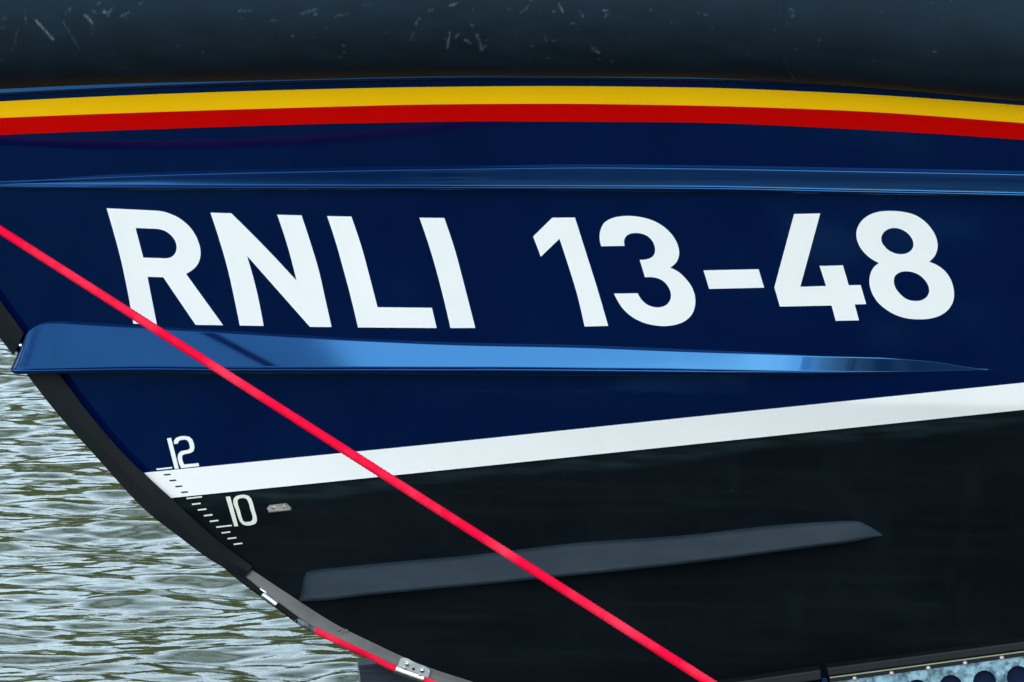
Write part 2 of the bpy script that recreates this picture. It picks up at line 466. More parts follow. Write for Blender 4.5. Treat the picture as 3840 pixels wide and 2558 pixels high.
def hull_mesh():
    sc = np.concatenate([np.linspace(0, 1, 60) ** 1.4 * 0.8, np.arange(0.82, 5.2, 0.03), np.linspace(5.3, 9.0, 24)])
    zb = np.full(len(sc), -0.5)
    for _ in range(60):
        X = xs_of(zb) + sc
        zb = 0.5 * zb + 0.5 * np.polyval(_bp, np.minimum(X, 3.2))
    def patch(z0, z1, n):
        v = np.linspace(0, 1, n)[None, :]
        Z = z0[:, None] * (1 - v) + z1[:, None] * v
        X = xs_of(Z) + sc[:, None]
        Y = -np.maximum(half_b(X, Z), 0)
        return np.stack([X, Y, Z], -1)
    top = patch(zb, np.full_like(zb, ZTOP), 90)
    bot = patch(np.full_like(zb, ZKEEL), zb, 170)
    for name, g, m in (('topside', top, M['blue']), ('bottom', bot, M['black'])):
        n, k = g.shape[:2]
        mir = g * np.array([1, -1, 1])
        f = grid_faces(n, k) + [tuple(reversed(q)) for q in grid_faces(n, k, n * k)]
        # transom
        e = (n - 1) * k
        for j in range(k - 1):
            f.append((e + j, e + j + 1, n * k + e + j + 1, n * k + e + j))
        o = link_mesh(name, np.concatenate([g.reshape(-1, 3), mir.reshape(-1, 3)]), f, m, boat)
        fix_normals(o)
        if name == 'bottom':
            co = np.empty(len(o.data.vertices) * 3); o.data.vertices.foreach_get('co', co); co = co.reshape(-1, 3)
            rel = co - CAM; dep = rel @ FWD
            qx = (rel @ RT) / dep * DIST / WID * W + W / 2; qy = -(rel @ UP) / dep * DIST / WID * W + H / 2
            d_ = qy - BB(qx)
            wv = np.clip((d_ - 2) / 12, 0, 1) * np.clip((64 + 10 * np.sin(qx / 170) - d_) / 26, 0, 1)
            o.data.attributes.new('wear', 'FLOAT', 'POINT').data.foreach_set('value', wv)
    # deck
    tp = top[:, -1].copy(); tp[:, 2] -= 0.03; tp[:, 1] *= 0.995
    dk = np.concatenate([tp, tp * np.array([1, -1, 1])])
    n = len(tp)
    fix_normals(link_mesh('deck', dk, [(i, i + 1, n + i + 1, n + i) for i in range(n - 1)], M['deck'], boat, smooth=False))
hull_mesh()

# --- flat marks laid on the hull ------------------------------------------------
def spline(pts):
    """pts: (x, y) smooth or (x, y, 1) corner, closed -> dense outline"""
    n = len(pts)
    P = [np.array(p[:2], float) for p in pts]
    C = [len(p) > 2 for p in pts]
    out = []
    for i in range(n):
        p1, p2 = P[i], P[(i + 1) % n]
        d = np.linalg.norm(p2 - p1)
        if C[i] and C[(i + 1) % n]:
            m1 = m2 = p2 - p1
        else:
            p0, p3 = P[i - 1], P[(i + 2) % n]
            def tan(a, b, c):
                d1 = np.linalg.norm(b - a) + 1e-9; d2 = np.linalg.norm(c - b) + 1e-9
                t = (b - a) / d1 * d2 / (d1 + d2) + (c - b) / d2 * d1 / (d1 + d2)
                return t
            m1 = tan(p0, p1, p2) * d if not C[i] else None
            m2 = tan(p1, p2, p3) * d if not C[(i + 1) % n] else None
            if m1 is None: m1 = 1.5 * (p2 - p1) - 0.5 * m2
            if m2 is None: m2 = 1.5 * (p2 - p1) - 0.5 * m1
        k = max(1, int(d / 9))
        for t in np.arange(k) / k:
            out.append((2 * t**3 - 3 * t**2 + 1) * p1 + (t**3 - 2 * t**2 + t) * m1 + (-2 * t**3 + 3 * t**2) * p2 + (t**3 - t**2) * m2)
    return np.array(out)

def inside(poly, q):
    x, y = q[:, 0], q[:, 1]; c = np.zeros(len(q), bool)
    a = poly; b = np.roll(poly, -1, 0)
    for (x1, y1), (x2, y2) in zip(a, b):
        cond = ((y1 > y) != (y2 > y))
        with np.errstate(divide='ignore', invalid='ignore'):
            xx = (x2 - x1) * (y - y1) / (y2 - y1 + 1e-12) + x1
        c ^= cond & (x < xx)
    return c

def mark(name, outlines, m, off=0.002, step=32, smooth=True, parent=boat, label=None, loc=None):
    loc = loc or unp
    pts, edges = [], []
    for o in outlines:
        b = len(pts); pts += list(o); n = len(o)
        edges += [(b + i, b + (i + 1) % n) for i in range(n)]
    A = np.array(pts)
    lo, hi = A.min(0), A.max(0)
    gx, gy = np.meshgrid(np.arange(lo[0] + step / 2, hi[0], step), np.arange(lo[1] + step / 2, hi[1], step))
    G = np.stack([gx.ravel(), gy.ravel()], -1)
    if len(G):
        c = np.zeros(len(G), bool)
        for o in outlines: c ^= inside(o, G)
        G = G[c]
        if len(G):
            d = np.min(np.linalg.norm(G[:, None] - A[None], axis=2), axis=1)
            G = G[d > step * 0.3]
    allp = list(A) + list(G)
    vs, es, fs, ov, oe, of = delaunay_2d_cdt([Vector((float(p[0]), float(-p[1]))) for p in allp], edges, [], 0, 1e-5)
    V = np.array([(v.x, -v.y) for v in vs])
    F = np.array([list(f) for f in fs])
    cen = V[F].mean(1)
    c = np.zeros(len(F), bool)
    for o in outlines: c ^= inside(o, cen)
    F = F[c]
    cnt = {}
    for f in F:
        for i in range(3):
            a, b = int(f[i]), int(f[(i + 1) % 3])
            cnt.setdefault((min(a, b), max(a, b)), []).append((a, b))
    P1 = loc(V[:, 0], V[:, 1], off)
    P0 = loc(V[:, 0], V[:, 1], -0.002)
    n = len(V)
    faces = [tuple(int(i) for i in f) for f in F]
    for e, l in cnt.items():
        if len(l) == 1:
            a, b = l[0]; faces.append((b, a, n + a, n + b))
    o = link_mesh(name, np.concatenate([P1, P0]), faces, m, parent, smooth=False, label=label)
    bm = bmesh.new(); bm.from_mesh(o.data)
    bmesh.ops.delete(bm, geom=[v for v in bm.verts if not v.link_faces], context='VERTS')
    bm.to_mesh(o.data); bm.free()
    nf = len(F)
    sm = np.zeros(len(o.data.polygons), bool)
    o.data.polygons.foreach_set('use_smooth', sm)
    return o

def ribbon(name, top, bot, x0, x1, m, off=0.002, nx=240, ny=7, label=None, slant=0.0):
    """long painted stripe between two traced lines"""
    x = np.linspace(x0, x1, nx)[:, None]; v = np.linspace(0, 1, ny)[None, :]
    xx = x + 0 * v
    y = top(xx) * (1 - v) + bot(xx) * v
    P = unp(xx, y, off)
    o = link_mesh(name, P.reshape(-1, 3), grid_faces(nx, ny), m, boat, label=label)
    return fix_normals(o)

def C(k, pts):
    ox, oy, s = k
    return [(ox + p[0] * s, oy + p[1] * s, *p[2:]) for p in pts]
kR, kN, kL, k1, k4, k8 = (380, 760, .31888), (770, 760, .31888), (1210, 760, .31888), (1980, 760, .31888), (2620, 760, .31888), (3160, 760, .30612)
kM = (580, 1620, .28706)
LET = {
 'R': [C(kR, [(62, 66, 1), (600, 92, 1), (720, 104), (840, 143), (960, 213), (1060, 310), (1130, 430), (1166, 560), (1160, 660), (1120, 745), (1060, 800), (996, 838, 1),
              (1432, 1442, 1), (1108, 1438, 1), (728, 878, 1), (543, 873, 1), (652, 1430, 1), (376, 1424, 1), (300, 1000), (222, 640), (130, 300)]),
       C(kR, [(403, 299, 1), (650, 308, 1), (740, 330), (815, 380), (865, 445), (885, 520), (872, 590), (830, 637), (760, 655, 1), (494, 647, 1)])],
 'N': [C(kN, [(60, 118, 1), (305, 125, 1), (705, 525), (1073, 918, 1), (963, 500), (845, 143, 1), (1132, 150, 1), (1240, 480), (1330, 780), (1410, 1130), (1485, 1463, 1),
              (1230, 1462, 1), (490, 625, 1), (595, 1000), (686, 1450, 1), (405, 1446, 1), (345, 1150), (262, 780), (165, 440)])],
 'L': [C(kL, [(52, 158, 1), (338, 164, 1), (460, 530), (560, 900), (645, 1230, 1), (1285, 1237, 1), (1340, 1475, 1), (415, 1468, 1), (340, 1150), (235, 755), (130, 390)])],
 'I': [C(kL, [(1137, 177, 1), (1430, 181, 1), (1545, 520), (1645, 890), (1725, 1200), (1795, 1474, 1), (1503, 1475, 1), (1430, 1160), (1345, 830), (1245, 490)])],
 '1': [C(k1, [(60, 398, 1), (285, 178, 1), (552, 175, 1), (680, 580), (800, 960), (943, 1450, 1), (665, 1457, 1), (580, 1090), (480, 760), (370, 425, 1), (150, 637, 1)])],
 '3': [C(k1, [(860, 513, 1), (843, 430), (850, 330), (895, 240), (985, 185), (1100, 160), (1230, 158), (1380, 182), (1520, 235), (1640, 320), (1720, 415), (1768, 520), (1778, 610),
              (1755, 685), (1720, 730), (1672, 763, 1), (1770, 815), (1860, 900), (1930, 1000), (1965, 1110), (1965, 1210), (1930, 1310), (1850, 1390), (1740, 1435), (1610, 1452),
              (1480, 1442), (1340, 1405), (1210, 1335), (1110, 1240), (1045, 1140), (1010, 1070, 1), (1290, 1066, 1), (1330, 1135), (1395, 1195), (1470, 1226), (1545, 1232),
              (1625, 1205), (1670, 1150), (1682, 1085), (1660, 1010), (1610, 940), (1540, 895), (1460, 877), (1375, 878, 1), (1313, 673, 1), (1400, 665), (1465, 635), (1494, 580),
              (1488, 510), (1450, 435), (1390, 385), (1310, 360), (1230, 360), (1165, 385), (1132, 435), (1137, 509, 1)])],
 'dash': [C(k4, [(57, 797, 1), (705, 783, 1), (770, 1000, 1), (123, 1015, 1)])],
 '4': [C(k4, [(1122, 134, 1), (1430, 127, 1), (1195, 990, 1), (1498, 980, 1), (1422, 745, 1), (1697, 738, 1), (1765, 972, 1), (1905, 969, 1), (1970, 1193, 1), (1835, 1198, 1),
              (1885, 1385, 1), (1612, 1390, 1), (1562, 1210, 1), (955, 1223, 1), (890, 997, 1)])],
 '8': [C(k8, [(1060, 725, 1), (1130, 650), (1163, 550), (1150, 440), (1095, 330), (1000, 225), (880, 150), (740, 113), (590, 102), (430, 115), (310, 160), (215, 245), (170, 345),
              (172, 440), (210, 540), (280, 630), (360, 695), (445, 740, 1), (375, 800), (335, 890), (328, 990), (360, 1110), (430, 1220), (540, 1315), (670, 1385), (800, 1420),
              (940, 1430), (1090, 1417), (1220, 1370), (1315, 1285), (1358, 1190), (1364, 1090), (1340, 980), (1280, 870), (1180, 780)]),
       C(k8, [(480, 400), (530, 340), (610, 312), (710, 325), (800, 380), (855, 455), (868, 520), (840, 585), (780, 622), (700, 632), (600, 605), (520, 545), (475, 470)]),
       C(k8, [(640, 900), (700, 855), (790, 842), (890, 863), (980, 920), (1040, 1000), (1062, 1080), (1035, 1150), (970, 1195), (880, 1205), (780, 1180), (700, 1115), (640, 1030), (627, 960)])],
}
for ch in ('R', 'N', 'L', 'I', '1', '3', 'dash', '4', '8'):
    kind = 'hull_letter' if ch in 'RNLI' else ('hull_hyphen' if ch == 'dash' else 'hull_digit')
    lab = 'large white dash' if ch == 'dash' else 'large white %s %s' % ('letter' if ch in 'RNLI' else 'digit', ch)
    mark(kind, [spline(o) for o in LET[ch]], M['white'], label=lab)

# sheer stripes
YT = trace([(-900, 440), (11, 380), (652, 351), (1300, 332), (1568, 327), (2043, 323), (2570, 328), (3147, 349), (3828, 395), (6000, 590)])
YB = trace([(-900, 500), (11, 442), (652, 418), (1300, 399), (1568, 392.5), (2043, 389), (2540, 395), (3147, 414), (3828, 461), (6000, 655)])
RB = trace([(-900, 562), (11, 506), (652, 482), (1300, 463), (1822, 456), (2540, 459), (3147, 482), (3828, 524), (6000, 718)])
ribbon('yellow_stripe', YT, YB, -380, 6000, M['yellow'])
ribbon('red_stripe', YB, RB, -340, 6000, M['red'], off=0.0024)
# boot top stripe follows the stem at its forward end
def boot():
    n = 300
    t = np.linspace(0, 1, n) ** 1.15
    x0, x1 = np.array([540., 636.]), np.array([6500., 6500.])
    v = np.linspace(0, 1, 9)[None, :]
    xa = (x0[0] + t * (x1[0] - x0[0]))[:, None]; xb = (x0[1] + t * (x1[1] - x0[1]))[:, None]
    xx = xa * (1 - v) + xb * v
    yy = BT(xa) * (1 - v) + BB(xb) * v
    fix_normals(link_mesh('boot_stripe', unp(xx, yy, 0.002).reshape(-1, 3), grid_faces(n, 9), M['white'], boat))
boot()

# draft marks
mark('draft_digit', [spline(C(kM, [(160, 85, 1), (215, 77, 1), (317, 480, 1), (262, 483, 1)]))], M['white'], label='white draft digit 1 of the upper number')
mark('draft_digit', [spline(C(kM, [(253, 158, 1), (252, 115), (278, 78), (325, 60), (400, 53), (450, 62), (490, 95), (512, 150), (521, 205), (508, 250), (475, 272), (430, 284), (388, 291),
     (360, 308), (358, 340), (385, 425, 1), (572, 407, 1), (582, 447, 1), (345, 473, 1), (302, 340), (305, 290), (335, 255), (380, 243), (435, 234), (460, 215), (458, 180), (440, 125),
     (415, 103), (380, 101), (330, 108), (310, 128), (306, 152, 1)]))], M['white'], label='white draft digit 2')
mark('draft_digit', [spline(C(kM, [(928, 848, 1), (985, 840, 1), (1092, 1230, 1), (1040, 1235, 1)]))], M['cream'], label='cream draft digit 1 of the lower number')
mark('draft_digit', [spline(C(kM, [(1025, 910), (1033, 868), (1065, 837), (1110, 825), (1180, 820), (1228, 835), (1260, 870), (1278, 915), (1305, 1015), (1335, 1130), (1335, 1170), (1312, 1200),
     (1272, 1215), (1195, 1222), (1150, 1208), (1115, 1172), (1095, 1125), (1060, 1015)])),
     spline(C(kM, [(1084, 915), (1086, 885), (1110, 868), (1165, 862), (1200, 874), (1221, 910), (1250, 1015), (1280, 1125), (1275, 1155), (1250, 1170), (1190, 1178), (1160, 1166), (1143, 1130), (1113, 1020)]))],
     M['cream'], label='cream draft digit 0')
def tick(x, y, w, h, rise, m, lab):
    mark('draft_tick', [spline(C(kM, [(x, y, 1), (x + w, y - rise, 1), (x + w + 5, y - rise + h, 1), (x + 6, y + h, 1)]))], m, off=0.0035, label=lab)
tick(20, 480, 205, 19, 23, M['white'], 'long white draft tick')
for x, y in ((116, 553), (191, 629), (267, 706), (343, 782)): tick(x, y, 88, 18, 9, M['navymark'], 'short dark draft tick on the white stripe')
tick(412, 860, 203, 19, 23, M['cream'], 'long cream draft tick')
for x, y in ((484, 937), (561, 1011), (639, 1086), (717, 1160)): tick(x, y, 113, 19, 14, M['cream'], 'short cream draft tick')
tick(802, 1235, 203, 18, 23, M['cream'], 'long cream draft tick')
for x, y in ((872, 1311), (950, 1386), (1030, 1459)): tick(x, y, 113, 18, 14, M['cream'], 'short cream draft tick')

# --- mouldings swept along the side ---------------------------------------------
PXM = WID / W
def round_poly(pts, rad, n=5):
    """pts (y_px, off_m) open polyline, corners rounded -> dense list"""
    P = [np.array([p[0] * PXM, p[1]]) for p in pts]
    out = [P[0]]
    for i in range(1, len(P) - 1):
        a, b, c = P[i - 1], P[i], P[i + 1]
        r = rad[i] if not np.isscalar(rad) else rad
        d1, d2 = np.linalg.norm(a - b), np.linalg.norm(c - b)
        r = min(r, d1 * 0.48, d2 * 0.48)
        p, q = b + (a - b) / max(d1, 1e-9) * r, b + (c - b) / max(d2, 1e-9) * r
        for t in np.linspace(0, 1, n):
            out.append((1 - t) ** 2 * p + 2 * t * (1 - t) * b + t * t * q)
    out.append(P[-1])
    return np.array([(p[0] / PXM, p[1]) for p in out])

def moulding(name, xs, section, m, nose=None, parent=boat, rad=0.008, cap=True, mirror=True):
    cols = []
    for x in xs:
        s, rd = section(x)
        s = round_poly(s, rd)
        cols.append(unp(np.full(len(s), x), s[:, 0], s[:, 1]))
    if nose:
        s, rd = nose['section']; s = round_poly(s, rd)
        Pc = at_plane(np.array(nose['px'](s)), s[:, 0], 0.0)
        P0 = cols[0]; d = cols[0] - cols[1]; d /= np.linalg.norm(d, axis=1)[:, None]
        extra = []
        dist = np.linalg.norm(P0 - Pc, axis=1)[:, None]
        k1_, k2_ = nose.get('k', (0.5, 0.5))
        P1 = P0 + d * dist * k1_; P2 = Pc + np.array([0, -1, 0]) * dist * k2_
        for t in np.linspace(0, 1, 18)[1:]:
            extra.append((1 - t) ** 3 * P0 + 3 * t * (1 - t) ** 2 * P1 + 3 * t * t * (1 - t) * P2 + t ** 3 * Pc)
        cols = extra[::-1] + cols
        full = [c * np.array([1, -1, 1]) for c in cols[:0:-1]] + cols
    else:
        full = cols
    V = np.array(full); n, k = V.shape[:2]
    f = grid_faces(n, k)
    verts = V.reshape(-1, 3)
    if not nose:
        if cap: f += [tuple(range(k)), tuple(range((n - 1) * k, n * k))[::-1]]
        if mirror:
            mv = verts * np.array([1, -1, 1])
            f = f + [tuple(i + n * k for i in q[::-1]) for q in f]
            verts = np.concatenate([verts, mv])
    o = link_mesh(name, verts, f, m, parent)
    fix_normals(o)
    return o

# upper knuckle rail
UT = trace([(-500, 697), (11, 679), (652, 653), (1300, 639), (1822, 631), (2209, 627), (2540, 630), (3147, 640), (3828, 653), (6000, 715)])
UO = trace([(-500, 700), (11, 702), (652, 703), (1300, 704), (2540, 707), (3147, 718), (3828, 732), (6000, 795)])
UU = trace([(-500, 704), (11, 712), (652, 712), (1300, 712), (2540, 720), (3828, 740), (6000, 805)])
def upper_sec(x):
    T, O, U = float(UT(x)), float(UO(x)), float(UU(x))
    f = float(np.clip((x + 330) / 900, 0.05, 1))
    h = max(O - T, 4)
    p = f
    s = [(T - 4, -0.004), (T + 1, 0.0145 * p), (T + h * 0.45, 0.0190 * p), (O - min(8, h * 0.3), 0.0258 * p), (O - 2, 0.0335 * p), (O + 3, 0.0345 * p), (U, 0.029 * p), (U - 3, -0.006)]
    return s, [0, 0.004, 0.01, 0.004, 0.003, 0.003, 0.004, 0]
moulding('knuckle_rail', np.concatenate([np.linspace(-330, 3950, 260), np.linspace(4000, 6000, 30)]), upper_sec, M['blue'])

# lower spray rail with its rounded nose round the stem
LT = trace([(179, 1210), (210, 1210), (331, 1216), (707, 1238), (1300, 1272), (1739, 1291), (2154, 1300), (2570, 1316), (2871, 1326), (3070, 1335), (3313, 1342.5), (3479, 1353), (3689, 1383), (3760, 1388)])
LO = trace([(138, 1393), (552, 1387), (884, 1390), (1300, 1390), (1822, 1390), (2375, 1394), (2761, 1397), (3000, 1397), (3368, 1394), (3689, 1387)])
LU = trace([(55, 1398), (110, 1401), (1300, 1402), (1822, 1408), (2540, 1411), (2871, 1411), (3368, 1404), (3689, 1390), (3760, 1390)])
LPR = trace([(180, 0.095), (700, 0.085), (1300, 0.073), (1739, 0.065), (2154, 0.061), (2570, 0.054), (2790, 0.048), (2920, 0.039), (3070, 0.024), (3313, 0.009), (3500, 0.004), (3689, 0.0006)])
def low_prof(T, O, U, p, f=1.0):
    q = 0.010 * f + (p - 0.010 * f) * (1 - 13 * f / max(O - T, 14))       # face, then a small rounded bead along its foot
    return ([(T - 4, -0.004), (T + 1, 0.010 * f), (O - 12 * f, q), (O - 4 * f, q + 0.009 * f), (O + 3 * f, q + 0.0095 * f), (U, q + 0.002 * f), (U - 4, -0.01)],
            [0, 0.006, 0.006 * f, 0.004 * f, 0.005 * f, 0.005, 0])
def low_sec(x):
    T, O, U, p = float(LT(x)), float(LO(x)), float(LU(x)), max(float(LPR(x)), 0.001)
    f = float(np.clip((3420 - x) / 900, 0.03, 1))
    return low_prof(T, O, max(U, O + 2), p, f)
ns = low_prof(1284, 1384, 1399, 0.092)
_nt = np.array([1280, 1285, 1330, 1372, 1382, 1387, 1399, 1395.])
_nx = np.array([112, 94, 66, 50, 45, 45, 60, 110.])
def nose_px(s):
    # along the centre line the profile runs down and forward
    seq = np.linspace(0, 1, len(s))
    y = s[:, 0]
    i = np.argmax(y)
    px = np.interp(y, [1280, 1285, 1325, 1355, 1378, 1390, 1399], [112, 92, 66, 52, 43, 44, 58])
    px = np.where(np.arange(len(s)) > i, np.linspace(60, 60 + 12 * (len(s) - i), len(s)), px)
    return px
moulding('spray_rail', np.concatenate([np.linspace(200, 330, 14), np.linspace(340, 3100, 170), np.linspace(3112, 3740, 70)]), low_sec, M['blue'],
         nose={'section': ns, 'px': nose_px, 'k': (0.72, 0.45)})

# gunwale moulding under the fender
TB = trace([(-900, 398), (11, 338), (652, 308), (1300, 287), (1877, 278), (2540, 283), (3037, 298), (3828, 362), (6000, 560)])
def gun_sec(x):
    T = float(TB(x))
    return [(T - 40, 0.000), (T + 12, 0.020), (T + 17, 0.019), (T + 23, -0.003)], [0, 0.004, 0.004, 0]
moulding('gunwale', np.linspace(-420, 6000, 240), gun_sec, M['blue'])

# bottom strake (black)
ST = trace([(1138, 2152), (1172, 2143), (1308, 2127), (1822, 2079), (2154, 2040), (2570, 2010), (2927, 1971), (3120, 1958), (3175, 1955), (3219, 1957), (3258, 1974), (3310, 2006)])
SB = trace([(1121, 2256), (1240, 2251), (1270, 2246), (1822, 2192), (2570, 2115), (2982, 2062), (3203, 2032), (3310, 2009)])
SP = trace([(1121, 0.012), (1140, 0.07), (1180, 0.085), (2600, 0.085), (3100, 0.07), (3219, 0.04), (3310, 0.002)])
def strake_sec(x):
    T, B, p = float(ST(x)), float(SB(x)), max(float(SP(x)), 0.002)
    if x < 1146: T = float(np.interp(x, [1121, 1128, 1138, 1146], [2252, 2228, 2168, 2155]))
    B = max(B, T + 2)
    return [(T - 5, -0.004), (T + 6 * min(1, (B - T) / 60), p * 0.22), (B - 10 * min(1, (B - T) / 60), p), (B, p - 0.004), (B - 4, -0.01)], [0, 0.03, 0.02, 0.006, 0]
moulding('bottom_strake', np.concatenate([np.linspace(1122, 1160, 16), np.linspace(1168, 3180, 130), np.linspace(3186, 3309, 30)]), strake_sec, M['strake'])

# --- fender tube ------------------------------------------------------------------
TR = 0.245
def fender():
    px = np.concatenate([np.linspace(-620, -60, 60), np.linspace(-50, 3900, 980), np.linspace(3930, 6200, 60)])
    py = TB(px) - TR / PXM * 1.045
    c = unp(px, py, -0.10)
    c2 = at_plane(px, py, 0)
    n_c = len(c)
    d = np.gradient(c, axis=0); d /= np.linalg.norm(d, axis=1)[:, None]
    up = np.array([0, 0, 1.0]); side = np.cross(d, up); side /= np.linalg.norm(side, axis=1)[:, None]
    up2 = np.cross(side, d)
    # angles: fine on the outboard quarter that faces out
    a = np.concatenate([np.linspace(-125, 45, 150), np.linspace(50, 230, 30)])
    a = np.radians(a)
    rad = np.full((n_c, len(a)), TR)
    seam = np.exp(-((px[:, None] - (2966 + 46 * np.clip((-np.degrees(a)[None, :] - 25) / 60, 0, 1.2) ** 2)) / 13) ** 2)
    lip = np.exp(-((px[:, None] - (2990 + 46 * np.clip((-np.degrees(a)[None, :] - 25) / 60, 0, 1.2) ** 2)) / 7) ** 2)
    rad = rad - 0.004 * seam + 0.002 * lip
    rad = rad + 0.0016 * np.sin(px[:, None] / 410 + 1.3 * np.sin(a)[None, :]) + 0.001 * np.sin(px[:, None] / 173 + 2)
    V = c[:, None] + rad[..., None] * (np.cos(a)[None, :, None] * side[:, None] + np.sin(a)[None, :, None] * up2[:, None])
    k = len(a)
    # bow end closes on the centre line
    f = grid_faces(n_c, k, closed=True)
    f += [tuple(range(k)), tuple(range((n_c - 1) * k, n_c * k))[::-1]]
    verts = V.reshape(-1, 3)
    # scuffs
    rel = verts - CAM
    dep = rel @ FWD
    qx = (rel @ RT) / dep * DIST / WID * W + W / 2
    qy = -(rel @ UP) / dep * DIST / WID * W + H / 2
    kA = .55225
    segs = [(165, 70, 182, 165, 7, .35), (245, 140, 360, 268, 9, .95), (575, 102, 628, 152, 9, .9), (697, 72, 732, 103, 10, 1), (738, 82, 775, 55, 8, .7), (628, 72, 652, 86, 8, .5),
            (820, 110, 876, 84, 8, .5), (430, 150, 540, 330, 8, .22), (450, 92, 480, 60, 9, .35), (1838, 143, 1882, 143, 5, .8), (2138, 95, 2148, 98, 7, .8), (1980, 246, 1992, 246, 5, .7),
            (2328, 310, 2342, 310, 6, .7), (2330, 358, 2342, 358, 5, .6), (2310, 384, 2320, 386, 5, .6), (820, 453, 834, 453, 5, .5), (120, 200, 100, 300, 8, .18), (620, 140, 626, 190, 7, .3),
            (1620, 78, 1700, 70, 8, .3), (2050, 92, 2150, 62, 9, .35), (2280, 112, 2360, 88, 9, .4), (20, 130, 40, 125, 8, .3), (940, 30, 965, 22, 7, .6), (660, 25, 680, 21, 6, .6)]
    segs += [(a_ + 2300, b_, c_ + 2300, d_, w_, i_) for a_, b_, c_, d_, w_, i_ in
             [(745, 42, 800, 25, 9, .7), (525, 165, 546, 128, 9, .5), (738, 320, 752, 225, 9, .6), (795, 252, 816, 234, 9, .6), (858, 272, 892, 294, 8, .9), (940, 240, 970, 332, 10, .55),
              (965, 340, 996, 318, 10, .55), (1495, 28, 1522, 82, 8, .55), (1628, 78, 1660, 112, 7, .5), (1796, 70, 1822, 70, 6, .7), (1812, 94, 1826, 94, 6, .8), (1584, 155, 1598, 155, 7, .6),
              (1722, 326, 1766, 358, 9, .95), (1250, 80, 1290, 40, 9, .25), (1400, 240, 1412, 292, 8, .22), (896, 168, 912, 178, 8, .4), (1764, 398, 1780, 402, 7, .4), (1850, 418, 1866, 422, 8, .3),
              (490, 270, 520, 190, 9, .2), (610, 72, 636, 66, 6, .5), (1800, 120, 1826, 100, 9, .25), (1310, 310, 1322, 312, 6, .4), (1420, 392, 1430, 394, 6, .4)]]
    segs += [(4600 + 220, 190, 4600 + 242, 188, 5, .7), (4600 + 180, 98, 4600 + 200, 98, 6, .4), (4600 + 770, 60, 4600 + 785, 110, 14, .35)]
    sc = np.zeros(len(verts))
    vis = (np.abs(qx - 1920) < 2300) & (qy > -150)
    ix = np.where(vis)[0]
    for x1, y1, x2, y2, w, s in segs:
        p1 = np.array([x1, y1]) * kA; p2 = np.array([x2, y2]) * kA; ww = w * kA * 0.9
        near = ix[(np.abs(qx[ix] - (p1[0] + p2[0]) / 2) < 120)]
        q = np.stack([qx[near], qy[near]], -1); dd = p2 - p1
        t = np.clip(((q - p1) @ dd) / (dd @ dd + 1e-9), 0, 1)
        ds = np.linalg.norm(q - (p1 + t[:, None] * dd), axis=1)
        sc[near] = np.maximum(sc[near], 0.52 * s * np.exp(-(ds / ww) ** 2))
    # many tiny nicks
    g = np.random.default_rng(3)
    for _ in range(70):
        cx, cy = g.uniform(0, 3700), g.uniform(0, 230) ** 1.0
        near = ix[(np.abs(qx[ix] - cx) < 14) & (np.abs(qy[ix] - cy) < 14)]
        ds = np.hypot((qx[near] - cx) / g.uniform(1, 2.2), qy[near] - cy)
        sc[near] = np.maximum(sc[near], g.uniform(.06, .25) * np.exp(-(ds / g.uniform(2, 4)) ** 2))
    mv = verts * np.array([1, -1, 1])
    # port and starboard tubes meet at the bow
    allv = np.concatenate([verts, mv]); allf = f + [tuple(i + len(verts) for i in q[::-1]) for q in f]
    o = link_mesh('fender_tube', allv, allf, M['tube'], boat)
    at = o.data.attributes.new('scuff', 'FLOAT', 'POINT')
    at.data.foreach_set('value', np.concatenate([sc, sc * 0]))
    fix_normals(o)
fender()

# --- stem guard and keel band -----------------------------------------------------
def wrap_strip(name, inner, outer, m, th, ridge=0.5, n=90, parent=boat, front=0.35, ts=(0, 1), ymin=0.012):
    """strip wrapped round the stem: inner edge traced on the side, outer edge is the silhouette on the centre plane"""
    def resample(p):
        p = np.array(p, float); d = np.r_[0, np.cumsum(np.linalg.norm(np.diff(p, axis=0), axis=1))]; d /= d[-1]
        t = np.linspace(ts[0], ts[1], n)
        return np.stack([pchip(d, p[:, 0], t), pchip(d, p[:, 1], t)], -1)
    I, O = resample(inner), resample(outer)
    hull_in = unp(I[:, 0], I[:, 1], -0.006)
    out_in = unp(I[:, 0] + 0.0, I[:, 1], th * 0.8)
    q = I * (1 - ridge) + O * ridge
    rid = unp(q[:, 0], q[:, 1], th)
    rid[:, 1] = np.minimum(rid[:, 1], -ymin)
    fr = at_plane(O[:, 0], O[:, 1], 0.0)
    fp = fr.copy(); fp[:, 1] = -np.maximum(np.abs(rid[:, 1]) * front, 0.006)
    back = (fr * 0.985 + rid * 0.015)
    half = [hull_in, out_in, 0.9 * out_in + 0.1 * rid, 0.5 * out_in + 0.5 * rid, 0.08 * fp + 0.92 * rid, 0.2 * fp + 0.8 * rid, 0.75 * fp + 0.25 * rid, fp]
    half[1] = 0.5 * half[0] + 0.5 * out_in + 0.0
    half.insert(2, 0.97 * out_in + 0.03 * rid)
    sec = half + [fr] + [h * np.array([1, -1, 1]) for h in half[::-1]]
    V = np.stack(sec, 1); k = V.shape[1]
    f = grid_faces(n, k) + [tuple(range(k)), tuple(range((n - 1) * k, n * k))[::-1]]
    return fix_normals(link_mesh(name, V.reshape(-1, 3), f, m, parent, smooth=(m is not M['rubber'])))

